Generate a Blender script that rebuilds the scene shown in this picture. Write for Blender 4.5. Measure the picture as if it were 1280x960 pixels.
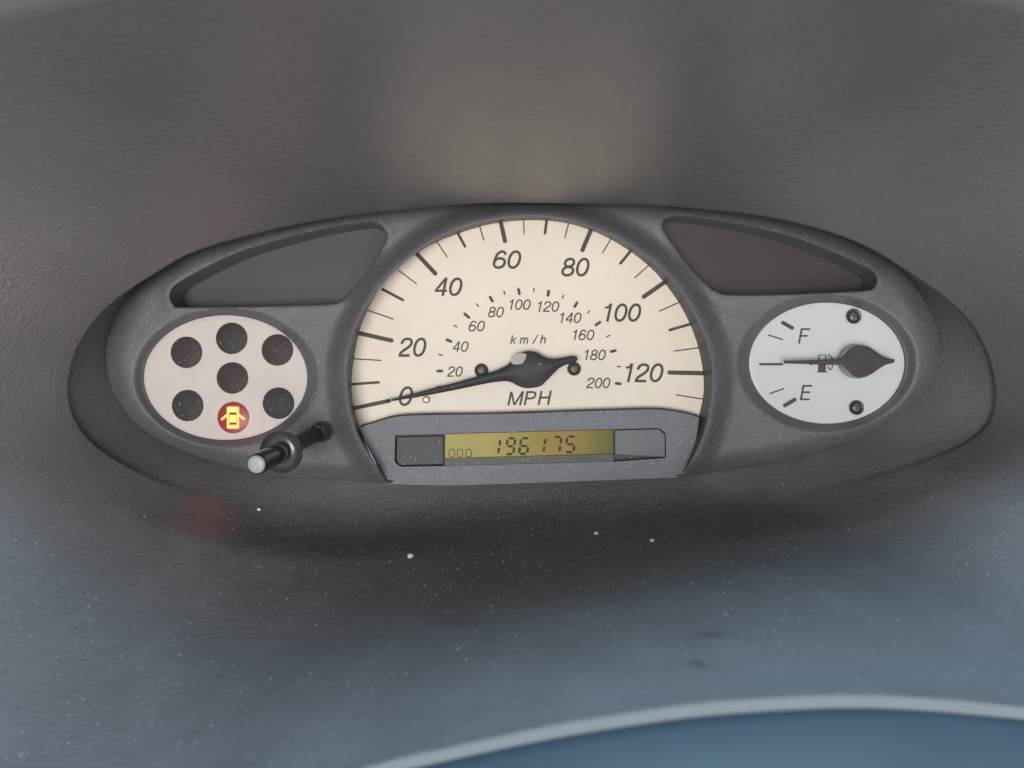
import bpy, bmesh, math, random
import numpy as np
from mathutils import Vector
from mathutils.geometry import delaunay_2d_cdt

random.seed(7)
rng = np.random.default_rng(7)
for o in list(bpy.data.objects):
    bpy.data.objects.remove(o)

SC = bpy.context.scene
COL = SC.collection
D = 0.30            # camera to the panel, metres
S = 0.0003          # metres per photo pixel at the panel

# ------------------------------------------------------------------ camera
cam = bpy.data.cameras.new('camera')
cam.sensor_width = 36.0
cam.lens = 36.0 * D / (1280 * S)
cam.clip_start = 0.005
cam.clip_end = 50.0
cam.dof.use_dof = True
cam.dof.focus_distance = D
cam.dof.aperture_fstop = 11.0
cam_o = bpy.data.objects.new('camera', cam)
cam_o.location = (0, -D, 0)
cam_o.rotation_euler = (math.pi / 2, 0, 0)
COL.objects.link(cam_o)
SC.camera = cam_o

# ------------------------------------------------------------------ light
world = bpy.data.worlds.new('World')
SC.world = world
world.use_nodes = True
bg = world.node_tree.nodes['Background']
bg.inputs[0].default_value = (0.74, 0.87, 1.0, 1)
bg.inputs[1].default_value = 0.38


def area(name, loc, target, size, energy, color):
    l = bpy.data.lights.new(name, 'AREA')
    l.shape = 'RECTANGLE'
    l.size, l.size_y = size
    l.energy = energy
    l.color = color
    o = bpy.data.objects.new(name, l)
    o.location = loc
    d = Vector(target) - Vector(loc)
    o.rotation_euler = d.to_track_quat('-Z', 'Y').to_euler()
    COL.objects.link(o)
    return o


area('windscreen_light', (0.10, -0.425, 0.85), (0.02, -0.14, -0.05), (0.75, 0.36), 16.0, (0.53, 0.78, 1.0))
area('right_fill_light', (0.72, -0.85, -0.16), (0.0, 0.0, 0.0), (0.6, 0.4), 0.7, (1.0, 0.90, 0.83))  # added warm fill off to the right, an unseen source
area('front_fill_light', (-0.12, -1.0, -0.14), (0.0, 0.0, 0.0), (0.5, 0.3), 8.2, (1.0, 0.92, 0.86))  # added warm fill behind the camera for dials and bezel
area('low_fill_light', (0.14, -0.68, -0.42), (-0.04, -0.06, 0.06), (0.3, 0.3), 3.2, (1.0, 0.80, 0.69))  # fill added from below to brighten the hood's underside
area('left_fill_light', (-0.75, -0.50, 0.02), (0.0, 0.0, 0.03), (0.4, 0.5), 0.35, (0.66, 0.83, 1.0))  # weak cool fill added at the left to tint the surround

SC.view_settings.view_transform = 'Standard'
SC.view_settings.look = 'None'
SC.view_settings.exposure = 0.05
SC.view_settings.gamma = 1.0
SC.view_settings.use_curve_mapping = False
SC.render.engine = 'CYCLES'
SC.cycles.use_denoising = True
SC.cycles.max_bounces = 8


# ------------------------------------------------------------------ helpers
def lin(c):
    r = []
    for v in c:
        v = v / 255.0
        r.append(v / 12.92 if v <= 0.04045 else ((v + 0.055) / 1.055) ** 2.4)
    return tuple(r)


def P(px, py, y=0.0):
    k = S * (D + y) / D
    return Vector(((px - 640) * k, y, -(py - 480) * k))


def nodes_of(name):
    m = bpy.data.materials.new(name)
    m.use_nodes = True
    nt = m.node_tree
    return m, nt, nt.nodes, nt.links, nt.nodes['Principled BSDF']


def plastic(name, base, rough=0.5, spec=0.5, grain=0, grain_h=0.00006, mottle=0.15, mottle_scale=60,
            dust=0.0, dust_scale=500, coat=0.0, metallic=0.0, stretch=None, smooth_grain=0.5, film=0.0, speck=0.6, up=False, speckle=0.0, speckle_scale=2600):
    m, nt, N, L, b = nodes_of(name)
    tc = N.new('ShaderNodeTexCoord')
    src = tc.outputs['Object']
    if stretch:
        mp = N.new('ShaderNodeMapping')
        mp.inputs['Scale'].default_value = stretch
        L.new(src, mp.inputs[0])
        src_g = mp.outputs[0]
    else:
        src_g = src
    base = tuple(base) + (1,)
    n = N.new('ShaderNodeTexNoise')
    n.inputs['Scale'].default_value = mottle_scale
    n.inputs['Detail'].default_value = 6
    n.inputs['Roughness'].default_value = 0.65
    L.new(src, n.inputs['Vector'])
    mr = N.new('ShaderNodeMapRange')
    mr.inputs['From Min'].default_value = 0.3
    mr.inputs['From Max'].default_value = 0.7
    mr.inputs['To Min'].default_value = 1 - mottle
    mr.inputs['To Max'].default_value = 1 + mottle
    L.new(n.outputs[0], mr.inputs[0])
    mx = N.new('ShaderNodeMix')
    mx.data_type = 'RGBA'
    mx.blend_type = 'MULTIPLY'
    mx.inputs[0].default_value = 1.0
    mx.inputs[6].default_value = base
    L.new(mr.outputs[0], mx.inputs[7])
    col = mx.outputs[2]
    if speckle > 0:
        ns = N.new('ShaderNodeTexNoise')
        ns.inputs['Scale'].default_value = speckle_scale
        ns.inputs['Detail'].default_value = 2
        L.new(src, ns.inputs['Vector'])
        rs = N.new('ShaderNodeMapRange')
        rs.inputs['From Min'].default_value = 0.3
        rs.inputs['From Max'].default_value = 0.7
        rs.inputs['To Min'].default_value = 1 - speckle
        rs.inputs['To Max'].default_value = 1 + speckle
        L.new(ns.outputs[0], rs.inputs[0])
        ms = N.new('ShaderNodeMix')
        ms.data_type = 'RGBA'
        ms.blend_type = 'MULTIPLY'
        ms.inputs[0].default_value = 1.0
        L.new(col, ms.inputs[6])
        L.new(rs.outputs[0], ms.inputs[7])
        col = ms.outputs[2]
    if film > 0:      # thin settled dust, patchy
        nf = N.new('ShaderNodeTexNoise')
        nf.inputs['Scale'].default_value = 45
        nf.inputs['Detail'].default_value = 8
        nf.inputs['Roughness'].default_value = 0.7
        L.new(src, nf.inputs['Vector'])
        rf = N.new('ShaderNodeMapRange')
        rf.inputs['From Min'].default_value = 0.45
        rf.inputs['From Max'].default_value = 0.75
        rf.inputs['To Min'].default_value = 0.0
        rf.inputs['To Max'].default_value = film
        L.new(nf.outputs[0], rf.inputs[0])
        mf = N.new('ShaderNodeMix')
        mf.data_type = 'RGBA'
        mf.inputs[7].default_value = (0.36, 0.37, 0.37, 1)
        fac = rf.outputs[0]
        if up:        # dust settles where the plastic faces upward
            ge = N.new('ShaderNodeNewGeometry')
            sx = N.new('ShaderNodeSeparateXYZ')
            L.new(ge.outputs['Normal'], sx.inputs[0])
            ur = N.new('ShaderNodeMapRange')
            ur.inputs['From Min'].default_value = 0.1
            ur.inputs['From Max'].default_value = 0.9
            L.new(sx.outputs[2], ur.inputs[0])
            um = N.new('ShaderNodeMath')
            um.operation = 'MULTIPLY'
            L.new(fac, um.inputs[0])
            L.new(ur.outputs[0], um.inputs[1])
            fac = um.outputs[0]
        L.new(fac, mf.inputs[0])
        if up:        # and leaves it duller there
            rr = N.new('ShaderNodeMapRange')
            rr.inputs['To Min'].default_value = rough
            rr.inputs['To Max'].default_value = 0.68
            L.new(ur.outputs[0], rr.inputs[0])
            L.new(rr.outputs[0], b.inputs['Roughness'])
            sr = N.new('ShaderNodeMapRange')
            sr.inputs['To Min'].default_value = spec
            sr.inputs['To Max'].default_value = 0.3
            L.new(ur.outputs[0], sr.inputs[0])
            L.new(sr.outputs[0], b.inputs['Specular IOR Level'])
        L.new(col, mf.inputs[6])
        col = mf.outputs[2]
    if dust > 0:
        v = N.new('ShaderNodeTexVoronoi')
        v.inputs['Scale'].default_value = dust_scale
        L.new(src, v.inputs['Vector'])
        sep = N.new('ShaderNodeSeparateColor')
        L.new(v.outputs['Color'], sep.inputs[0])
        # speck radius differs from cell to cell, most cells have none
        rad = N.new('ShaderNodeMapRange')
        rad.inputs['From Min'].default_value = 1 - dust
        rad.inputs['From Max'].default_value = 1.0
        rad.inputs['To Min'].default_value = 0.0
        rad.inputs['To Max'].default_value = 0.34
        L.new(sep.outputs[0], rad.inputs[0])
        lt = N.new('ShaderNodeMath')
        lt.operation = 'LESS_THAN'
        L.new(v.outputs['Distance'], lt.inputs[0])
        L.new(rad.outputs[0], lt.inputs[1])
        am = N.new('ShaderNodeMath')
        am.operation = 'MULTIPLY'
        am.inputs[1].default_value = speck
        L.new(lt.outputs[0], am.inputs[0])
        if up:
            am2 = N.new('ShaderNodeMath')
            am2.operation = 'MULTIPLY'
            L.new(am.outputs[0], am2.inputs[0])
            L.new(ur.outputs[0], am2.inputs[1])
            am = am2
        m2 = N.new('ShaderNodeMix')
        m2.data_type = 'RGBA'
        m2.inputs[7].default_value = (0.5, 0.5, 0.48, 1)
        L.new(am.outputs[0], m2.inputs[0])
        L.new(col, m2.inputs[6])
        col = m2.outputs[2]
    L.new(col, b.inputs['Base Color'])
    b.inputs['Roughness'].default_value = rough
    b.inputs['Specular IOR Level'].default_value = spec
    b.inputs['Metallic'].default_value = metallic
    b.inputs['Coat Weight'].default_value = coat
    b.inputs['Coat Roughness'].default_value = 0.1
    if grain:
        g = N.new('ShaderNodeTexNoise')
        g.inputs['Scale'].default_value = grain
        g.inputs['Detail'].default_value = 3
        g.inputs['Roughness'].default_value = smooth_grain
        L.new(src_g, g.inputs['Vector'])
        bp = N.new('ShaderNodeBump')
        bp.inputs['Strength'].default_value = 1.0
        bp.inputs['Distance'].default_value = grain_h
        L.new(g.outputs[0], bp.inputs['Height'])
        L.new(bp.outputs[0], b.inputs['Normal'])
    return m


def glow(name, base, emit, strength, rough=0.4):
    m, nt, N, L, b = nodes_of(name)
    b.inputs['Base Color'].default_value = tuple(base) + (1,)
    b.inputs['Emission Color'].default_value = tuple(emit) + (1,)
    b.inputs['Emission Strength'].default_value = strength
    b.inputs['Roughness'].default_value = rough
    return m


M = {}
M['lip'] = plastic('worn_lip_plastic', (0.10, 0.108, 0.115), 0.65, 0.25, grain=900, mottle=0.2, mottle_scale=200)
M['column'] = plastic('column_plastic', (0.043, 0.064, 0.080), 0.55, 0.4, grain=1000, mottle=0.06, mottle_scale=25)
M['bezel'] = plastic('bezel_plastic', (0.096, 0.098, 0.109), 0.48, 0.5, grain=1900, grain_h=0.00022, speckle=0.22, speckle_scale=1900, mottle=0.10, mottle_scale=90, dust=0.06, dust_scale=1500)
M['rim'] = plastic('rim_highlight_plastic', (0.12, 0.12, 0.13), 0.30, 0.6, grain=2300, grain_h=0.00004)  # lighter than the bezel: part of the crest's highlight is in the colour
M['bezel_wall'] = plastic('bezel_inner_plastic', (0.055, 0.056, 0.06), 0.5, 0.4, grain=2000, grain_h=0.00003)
M['window_green'] = plastic('blank_window_green', (0.048, 0.051, 0.048), 0.5, 0.4, mottle=0.08, grain=2500, grain_h=0.00002)
M['window_brown'] = plastic('blank_window_brown', (0.040, 0.036, 0.037), 0.5, 0.4, mottle=0.08, grain=2500, grain_h=0.00002)
M['cream'] = plastic('cream_dial', (0.655, 0.61, 0.53), 0.42, 0.4, mottle=0.06, mottle_scale=22, dust=0.02, dust_scale=1100)
M['white_dial'] = plastic('white_dial', (0.475, 0.525, 0.55), 0.42, 0.4, mottle=0.02, mottle_scale=40)
M['grey_dial'] = plastic('grey_dial', (0.48, 0.46, 0.435), 0.45, 0.4, mottle=0.05, mottle_scale=90, dust=0.05, dust_scale=700, speckle=0.04)
M['ink'] = plastic('printed_ink', (0.06, 0.056, 0.055), 0.55, 0.3, mottle=0.2, mottle_scale=900)
M['needle'] = plastic('needle_plastic', (0.046, 0.047, 0.052), 0.55, 0.25, mottle=0.15, mottle_scale=300, dust=0.05, dust_scale=700)
M['hub_pale'] = plastic('hub_base_pale', (0.62, 0.60, 0.57), 0.35, 0.5)
M['hub_glint'] = plastic('hub_glint_pale', (0.40, 0.385, 0.36), 0.5, 0.3)  # highlight on the needle hub, held in the colour
M['hub_grey'] = plastic('hub_base_grey', (0.20, 0.205, 0.21), 0.4, 0.5)
M['bush'] = plastic('screw_bushing', (0.035, 0.033, 0.030), 0.4, 0.5)
M['screw'] = plastic('screw_steel', (0.13, 0.125, 0.115), 0.45, 0.5, metallic=0.5, mottle=0.3, mottle_scale=900)
M['brass'] = plastic('stop_pin_brass', (0.42, 0.33, 0.22), 0.35, 0.5, metallic=0.3)
for nm, c in (('red', (0.062, 0.050, 0.052)), ('green', (0.050, 0.052, 0.050)), ('blue', (0.052, 0.052, 0.058))):
    M['lamp_' + nm + '_off'] = plastic('dark_' + nm + '_lamp_lens', tuple(v * .72 for v in c), 0.55, 0.2, mottle=0.12, mottle_scale=300, dust=0.30, dust_scale=1100, speck=0.35)
M['lamp_red'] = glow('red_lamp_lens', (0.10, 0.02, 0.02), (1.0, 0.06, 0.03), 0.13)
M['icon'] = glow('lit_icon', (0.9, 0.4, 0.1), (1.0, 0.36, 0.035), 3.2)
M['icon_edge'] = glow('lit_icon_edge', (0.8, 0.15, 0.05), (1.0, 0.07, 0.015), 1.1)
M['odo'] = plastic('odometer_panel_plastic', (0.125, 0.142, 0.168), 0.5, 0.4, grain=1900, grain_h=0.00012, speckle=0.15, speckle_scale=1900, mottle=0.10, mottle_scale=120, dust=0.22, dust_scale=1200)
M['odo_dark'] = plastic('odometer_recess_plastic', (0.030, 0.031, 0.038), 0.5, 0.4, mottle=0.1, dust=0.2, dust_scale=1200)
M['odo_frame'] = plastic('display_frame_plastic', (0.060, 0.068, 0.060), 0.5, 0.4, mottle=0.1, dust=0.2, dust_scale=1200)
M['filler'] = plastic('filler_plate_plastic', (0.090, 0.108, 0.126), 0.45, 0.45, mottle=0.08, dust=0.2, dust_scale=1200)
M['segment'] = plastic('lcd_segment', (0.030, 0.033, 0.018), 0.5, 0.2)
M['segment_faint'] = plastic('lcd_legend', (0.085, 0.088, 0.035), 0.5, 0.2)
M['knob'] = plastic('knob_black', (0.018, 0.018, 0.020), 0.16, 0.6, mottle=0.1)
M['rod'] = plastic('knob_rod_grey', (0.045, 0.043, 0.045), 0.4, 0.4, mottle=0.2, mottle_scale=200, dust=0.2, dust_scale=700)
M['cap'] = plastic('knob_cap_white', (0.30, 0.345, 0.37), 0.4, 0.4, mottle=0.12, mottle_scale=700)
M['lens_hole_rim'] = plastic('lens_rim_plastic', (0.07, 0.066, 0.066), 0.2, 0.6, mottle=0.1)
M['speck'] = plastic('dust_speck', (0.36, 0.37, 0.38), 0.8, 0.2)
M['lint'] = plastic('lint', (0.62, 0.64, 0.64), 0.9, 0.1)


def ledge_material():
    m = plastic('ledge_plastic', (0.094, 0.094, 0.097), 0.37, 1.0, grain=950, grain_h=0.00024, stretch=(0.45, 1.0, 1.0), mottle=0.05, speckle=0.10, speckle_scale=1500, mottle_scale=30,
                dust=0.07, dust_scale=900, film=0.08, speck=0.28, up=True)
    nt = m.node_tree
    N, L = nt.nodes, nt.links
    b = N['Principled BSDF']
    src = b.inputs['Base Color'].links[0].from_socket
    tc = N.new('ShaderNodeTexCoord')
    mask = None
    wob = N.new('ShaderNodeTexNoise')
    wob.inputs['Scale'].default_value = 500
    wob.inputs['Detail'].default_value = 4
    L.new(tc.outputs['Object'], wob.inputs['Vector'])
    for (px, py, y, rx) in ((888, 792, -0.1185, 0.0058), (873, 821, -0.1332, 0.0022)):   # two dark scuffs
        mp = N.new('ShaderNodeMapping')
        c = P(px, py, y) - Vector((0, -0.01, -0.055))
        mp.vector_type = 'POINT'
        mp.inputs['Location'].default_value = (-c.x / rx, -c.y / 0.0030, -c.z / 0.02)
        mp.inputs['Scale'].default_value = (1 / rx, 1 / 0.0030, 1 / 0.02)
        L.new(tc.outputs['Object'], mp.inputs[0])
        ln = N.new('ShaderNodeVectorMath')
        ln.operation = 'LENGTH'
        L.new(mp.outputs[0], ln.inputs[0])
        ad = N.new('ShaderNodeMath')
        ad.operation = 'MULTIPLY_ADD'
        ad.inputs[1].default_value = 3.0
        L.new(wob.outputs[0], ad.inputs[0])
        L.new(ln.outputs['Value'], ad.inputs[2])
        mr = N.new('ShaderNodeMapRange')
        mr.inputs['From Min'].default_value = 1.5
        mr.inputs['From Max'].default_value = 2.5
        mr.inputs['To Min'].default_value = 0.55
        mr.inputs['To Max'].default_value = 0.0
        L.new(ad.outputs[0], mr.inputs[0])
        if mask is None:
            mask = mr.outputs[0]
        else:
            mm = N.new('ShaderNodeMath')
            mm.operation = 'MAXIMUM'
            L.new(mask, mm.inputs[0])
            L.new(mr.outputs[0], mm.inputs[1])
            mask = mm.outputs[0]
    mx = N.new('ShaderNodeMix')
    mx.data_type = 'RGBA'
    mx.inputs[7].default_value = (0.022, 0.022, 0.026, 1)
    L.new(mask, mx.inputs[0])
    L.new(src, mx.inputs[6])
    L.new(mx.outputs[2], b.inputs['Base Color'])
    return m


M['ledge'] = ledge_material()
M['hood'] = M['ledge']


def lcd_material(x0, x1):
    """Back-lit display: yellow-green, more orange right of the middle, darker at the right end."""
    m, nt, N, L, b = nodes_of('lcd_screen')
    tc = N.new('ShaderNodeTexCoord')
    sp = N.new('ShaderNodeSeparateXYZ')
    L.new(tc.outputs['Object'], sp.inputs[0])
    mr = N.new('ShaderNodeMapRange')
    mr.inputs['From Min'].default_value = x0
    mr.inputs['From Max'].default_value = x1
    L.new(sp.outputs[0], mr.inputs[0])
    cr = N.new('ShaderNodeValToRGB')
    e = cr.color_ramp.elements
    e[0].position, e[0].color = 0.0, lin((206, 192, 122)) + (1,)
    e[1].position, e[1].color = 1.0, lin((70, 74, 28)) + (1,)
    for p, c in ((0.25, (204, 188, 116)), (0.45, (186, 162, 88)), (0.62, (172, 138, 72)), (0.72, (182, 134, 76)), (0.82, (146, 124, 62)), (0.92, (98, 98, 40))):
        k = e.new(p)
        k.color = lin(c) + (1,)
    cr.color_ramp.interpolation = 'EASE'
    L.new(mr.outputs[0], cr.inputs[0])
    L.new(cr.outputs[0], b.inputs['Emission Color'])
    b.inputs['Emission Strength'].default_value = 0.44
    b.inputs['Specular IOR Level'].default_value = 0.12
    b.inputs['Base Color'].default_value = (0.11, 0.105, 0.045, 1)
    b.inputs['Roughness'].default_value = 0.6
    return m


# ---- object linking
def tag(o, label=None, cat=None, group=None, kind=None):
    if label: o['label'] = label
    if cat: o['category'] = cat
    if group: o['group'] = group
    if kind: o['kind'] = kind
    return o


def empty(name, loc, label, cat):
    o = bpy.data.objects.new(name, None)
    o.empty_display_size = 0.01
    o.location = loc
    COL.objects.link(o)
    return tag(o, label, cat)


def origin_of(o):
    v = Vector((0, 0, 0))
    while o is not None:
        v += o.location
        o = o.parent
    return v


def link(name, verts, faces, mat, parent=None, smooth=True, sharp=None):
    off = origin_of(parent) if parent else Vector((0, 0, 0))
    me = bpy.data.meshes.new(name)
    me.from_pydata([tuple(Vector(v) - off) for v in verts], [], [tuple(int(i) for i in f) for f in faces])
    me.validate()
    me.update()
    bm = bmesh.new()
    bm.from_mesh(me)
    bmesh.ops.recalc_face_normals(bm, faces=bm.faces)
    bm.to_mesh(me)
    bm.free()
    if smooth:
        me.polygons.foreach_set('use_smooth', [True] * len(me.polygons))
        if sharp:
            me.set_sharp_from_angle(angle=math.radians(sharp))
    me.materials.append(mat)
    o = bpy.data.objects.new(name, me)
    COL.objects.link(o)
    if parent:
        o.parent = parent
    return o


class MB:
    def __init__(self):
        self.v, self.f = [], []

    def add(self, verts, faces):
        n = len(self.v)
        self.v += [Vector(v) for v in verts]
        self.f += [tuple(i + n for i in f) for f in faces]
        return n

    def rings(self, rings, closed=True, cap0=False, cap1=False):
        m = len(rings[0])
        vs = [p for r in rings for p in r]
        fs = []
        for a in range(len(rings) - 1):
            for i in range(m if closed else m - 1):
                j = (i + 1) % m
                fs.append((a * m + i, a * m + j, (a + 1) * m + j, (a + 1) * m + i))
        if cap0: fs.append(tuple(range(m)))
        if cap1: fs.append(tuple((len(rings) - 1) * m + i for i in range(m)))
        self.add(vs, fs)

    def build(self, name, mat, parent=None, smooth=True, sharp=None):
        return link(name, self.v, self.f, mat, parent, smooth, sharp)


def spline(pts, n=8, closed=False):
    """Catmull-Rom through 2-D or n-D points."""
    pts = [np.array(p, float) for p in pts]
    out = []
    m = len(pts)
    for i in range(m if closed else m - 1):
        p1, p2 = pts[i], pts[(i + 1) % m]
        p0 = pts[(i - 1) % m] if (closed or i > 0) else 2 * p1 - p2
        p3 = pts[(i + 2) % m] if (closed or i + 2 < m) else 2 * p2 - p1
        for k in range(n):
            t = k / n
            out.append(0.5 * ((2 * p1) + (-p0 + p2) * t + (2 * p0 - 5 * p1 + 4 * p2 - p3) * t * t + (-p0 + 3 * p1 - 3 * p2 + p3) * t ** 3))
    if not closed:
        out.append(pts[-1])
    return np.array(out)


def resample(pl, n, closed=False):
    pl = np.array(pl, float)
    if closed:
        pl = np.vstack([pl, pl[:1]])
    d = np.r_[0, np.cumsum(np.linalg.norm(np.diff(pl[:, :2], axis=0), axis=1))]
    t = np.linspace(0, d[-1], n + 1 if closed else n)
    r = np.stack([np.interp(t, d, pl[:, k]) for k in range(pl.shape[1])], 1)
    return r[:-1] if closed else r


def ellipse(cx, cy, rx, ry, n=72, tilt=0.0):
    a = np.linspace(0, 2 * math.pi, n, endpoint=False)
    x, y = rx * np.cos(a), ry * np.sin(a)
    c, s = math.cos(tilt), math.sin(tilt)
    return np.stack([cx + x * c - y * s, cy + x * s + y * c], 1)


def rounded(pts, radii, n=6):
    """Polygon with rounded corners."""
    out = []
    m = len(pts)
    for i in range(m):
        p, a, b = [np.array(q, float) for q in (pts[i], pts[i - 1], pts[(i + 1) % m])]
        r = radii[i] if isinstance(radii, (list, tuple)) else radii
        u, w = (a - p) / np.linalg.norm(a - p), (b - p) / np.linalg.norm(b - p)
        s, e = p + u * r, p + w * r
        for k in range(n + 1):
            t = k / n
            out.append((1 - t) ** 2 * s + 2 * t * (1 - t) * p + t * t * e)
    return np.array(out)


def pdist(q, pl, closed=True):
    """Distance of points q (n,2) to a polyline."""
    a = np.asarray(pl, float)[:, :2]
    b = np.roll(a, -1, 0) if closed else a[1:]
    if not closed:
        a = a[:-1]
    best = np.full(len(q), 1e9)
    for p0, p1 in zip(a, b):
        d = p1 - p0
        l = max(d @ d, 1e-9)
        t = np.clip(((q - p0) @ d) / l, 0, 1)
        e = q - (p0 + t[:, None] * d)
        best = np.minimum(best, np.hypot(e[:, 0], e[:, 1]))
    return best


def inside(q, poly):
    x, y = q[:, 0], q[:, 1]
    r = np.zeros(len(q), bool)
    p = np.asarray(poly)[:, :2]
    j = len(p) - 1
    for i in range(len(p)):
        c = ((p[i, 1] > y) != (p[j, 1] > y)) & (x < (p[j, 0] - p[i, 0]) * (y - p[i, 1]) / (p[j, 1] - p[i, 1] + 1e-12) + p[i, 0])
        r ^= c
        j = i
    return r


def offset(pl, d, closed=True):
    """Move a polyline sideways by d pixels (closed: positive grows it)."""
    pl = np.asarray(pl, float)
    if closed:
        t = np.roll(pl, -1, 0) - np.roll(pl, 1, 0)
    else:
        t = np.gradient(pl, axis=0)
    t /= np.linalg.norm(t, axis=1)[:, None] + 1e-12
    nrm = np.stack([t[:, 1], -t[:, 0]], 1)
    if closed:
        x, y = pl[:, 0], pl[:, 1]
        if np.sum(x * np.roll(y, -1) - np.roll(x, -1) * y) < 0:
            nrm = -nrm
    return pl + nrm * d


# ------------------------------------------------------------------ contours traced in photo pixels
BEZ = spline([(640, 246), (760, 248), (840, 256), (932, 266), (1000, 280), (1060, 300), (1100, 320), (1122, 332), (1147, 364), (1163, 392), (1171, 417),
              (1173, 438), (1171, 455), (1159, 487), (1133, 512), (1125, 517), (1080, 544), (1041, 558), (984, 574), (900, 588), (860, 594.5), (760, 597.5),
              (660, 602), (560, 605), (480, 603), (420, 600), (340, 594), (260, 574), (205, 552), (170, 528), (157, 513), (142, 488), (134, 452), (139, 415), (164, 365), (192, 338),
              (245, 308), (339, 280), (432, 262), (520, 252), (580, 248)], 6, True)

HOOD = spline([(640, 253), (760, 255), (820, 256.5), (932, 267), (1000, 280), (1059, 298), (1101, 318), (1151, 350), (1186, 376), (1215, 406),
               (1232, 438), (1241, 470), (1243, 498), (1236, 528), (1205, 556), (1150, 580), (1080, 602), (1000, 622), (900, 640), (760, 652), (640, 656),
               (520, 655), (400, 645), (280, 625), (190, 598), (130, 565), (100, 535), (87, 502), (87, 470), (98, 432), (120, 399), (150, 370), (192, 343),
               (245, 314), (339, 287.5), (432, 270), (520, 260), (580, 255)], 6, True)

# front edge of the surround, with its depth
FRONT = spline([(640, -75, -.165), (850, -58, -.16), (1050, -22, -.145), (1180, 2, -.128), (1300, 34, -.108), (1400, 130, -.085), (1440, 280, -.068), (1440, 460, -.060),
                (1480, 620, -.07), (1560, 780, -.09), (1560, 900, -.12), (1420, 896, -.13), (1280, 883, -.138), (1150, 871, -.145), (1040, 868, -.148), (900, 876, -.15), (800, 888, -.15),
                (680, 908, -.15), (540, 938, -.148), (470, 955, -.147), (300, 1005, -.143), (100, 1060, -.135), (-120, 1050, -.125), (-260, 860, -.10), (-230, 640, -.07),
                (-180, 460, -.060), (-170, 280, -.068), (-120, 140, -.085), (-30, 50, -.108), (100, 12, -.128), (240, -20, -.145), (430, -58, -.16)], 8, True)

DIAL_EDGE = spline([(449, 534), (441, 505), (439.5, 476), (443, 446), (449, 415), (459, 388), (475, 359), (497, 335), (522, 316), (546, 302.5), (572, 292.5), (600, 283.5),
                    (627, 278), (660, 275.5), (690, 276.5), (715, 280.5), (739, 288), (763, 299), (790, 316), (812, 334), (829, 352), (848, 378.5), (862, 405),
                    (872, 433), (878, 463), (879, 491), (873, 522)], 6)
CREST = spline([(480.5, 601), (467.5, 580), (452, 555), (443, 535), (436, 508), (432.5, 477), (434, 446), (443, 412), (457, 383), (477, 354), (505, 326), (542, 299.5), (580, 282.5),
                (617.5, 273.5), (660, 269), (700, 272), (735, 282), (772.5, 297.5), (810, 320.5), (836, 345), (859, 374), (876, 406), (886, 432), (891.5, 460), (891.5, 490),
                (885, 527), (874, 559), (855, 594)], 6)
ODO_BOTTOM = [(855, 594), (791, 596), (660, 602), (560, 605), (480.5, 601)]

WIN_L = spline([(211, 372), (213, 362), (223, 352), (261, 331), (307, 311), (386, 288.5), (448, 277), (470, 277), (481, 284.5), (485.5, 296), (480, 309),
                (461, 340), (441, 364.5), (432, 374), (424, 379), (411, 381.5), (339, 384), (228, 385.5), (217, 383.5)], 5, True)
WIN_R = spline([(826.5, 284), (829, 274), (842, 268.5), (876, 271), (932, 280), (989, 294), (1045, 315), (1081, 332), (1093, 339.5), (1097.5, 349), (1095, 359), (1084, 364.5),
                (1017, 368), (961, 370), (915, 370), (901, 368), (887, 361), (862, 336), (838, 304)], 5, True)
OV_L = dict(c=(282, 472), r=(101, 77))
OV_R = dict(c=(1034, 454), r=(96.5, 75))

Y_DIAL = 0.006
Y_WARN = 0.0045
Y_FUEL = 0.0055
Y_WIN = 0.0135


# ================================================================== the dashboard round the cluster
TH = np.linspace(0, 2 * math.pi, 241)[:-1]
CC = (640.0, 450.0)


def polar(pl):
    x, y = pl[:, 0] - CC[0], pl[:, 1] - CC[1]
    a = np.mod(np.arctan2(-y, x), 2 * math.pi)
    r = np.hypot(x, y)
    i = np.argsort(a)
    a, r = a[i], r[i]
    z = pl[i, 2] if pl.shape[1] > 2 else np.zeros(len(a))
    aa = np.r_[a - 2 * math.pi, a, a + 2 * math.pi]
    return np.interp(TH, aa, np.tile(r, 3)), np.interp(TH, aa, np.tile(z, 3))


rA, _ = polar(BEZ)
rB, _ = polar(HOOD)
rC, yC = polar(FRONT)
kern = np.ones(5) / 5


def smooth_c(a, n=2):
    for _ in range(n):
        a = np.convolve(np.r_[a[-2:], a, a[:2]], kern, 'valid')
    return a


yC = smooth_c(yC, 6)


def ring(r, y):
    y = np.broadcast_to(y, r.shape)
    return [P(CC[0] + r[i] * math.cos(t), CC[1] - r[i] * math.sin(t), y[i]) for i, t in enumerate(TH)]


def lerp(a, b, t):
    return [p.lerp(q, t) for p, q in zip(a, b)]


Y_B = -0.013
ringA = ring(rA + 1, 0.0065)
ringB0 = ring(rB - 0.5, Y_B + 0.002)
ringB1 = ring(rB, Y_B)
ringB2 = ring(rB + 3, Y_B - 0.0012)
ringC = ring(rC, yC)

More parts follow.
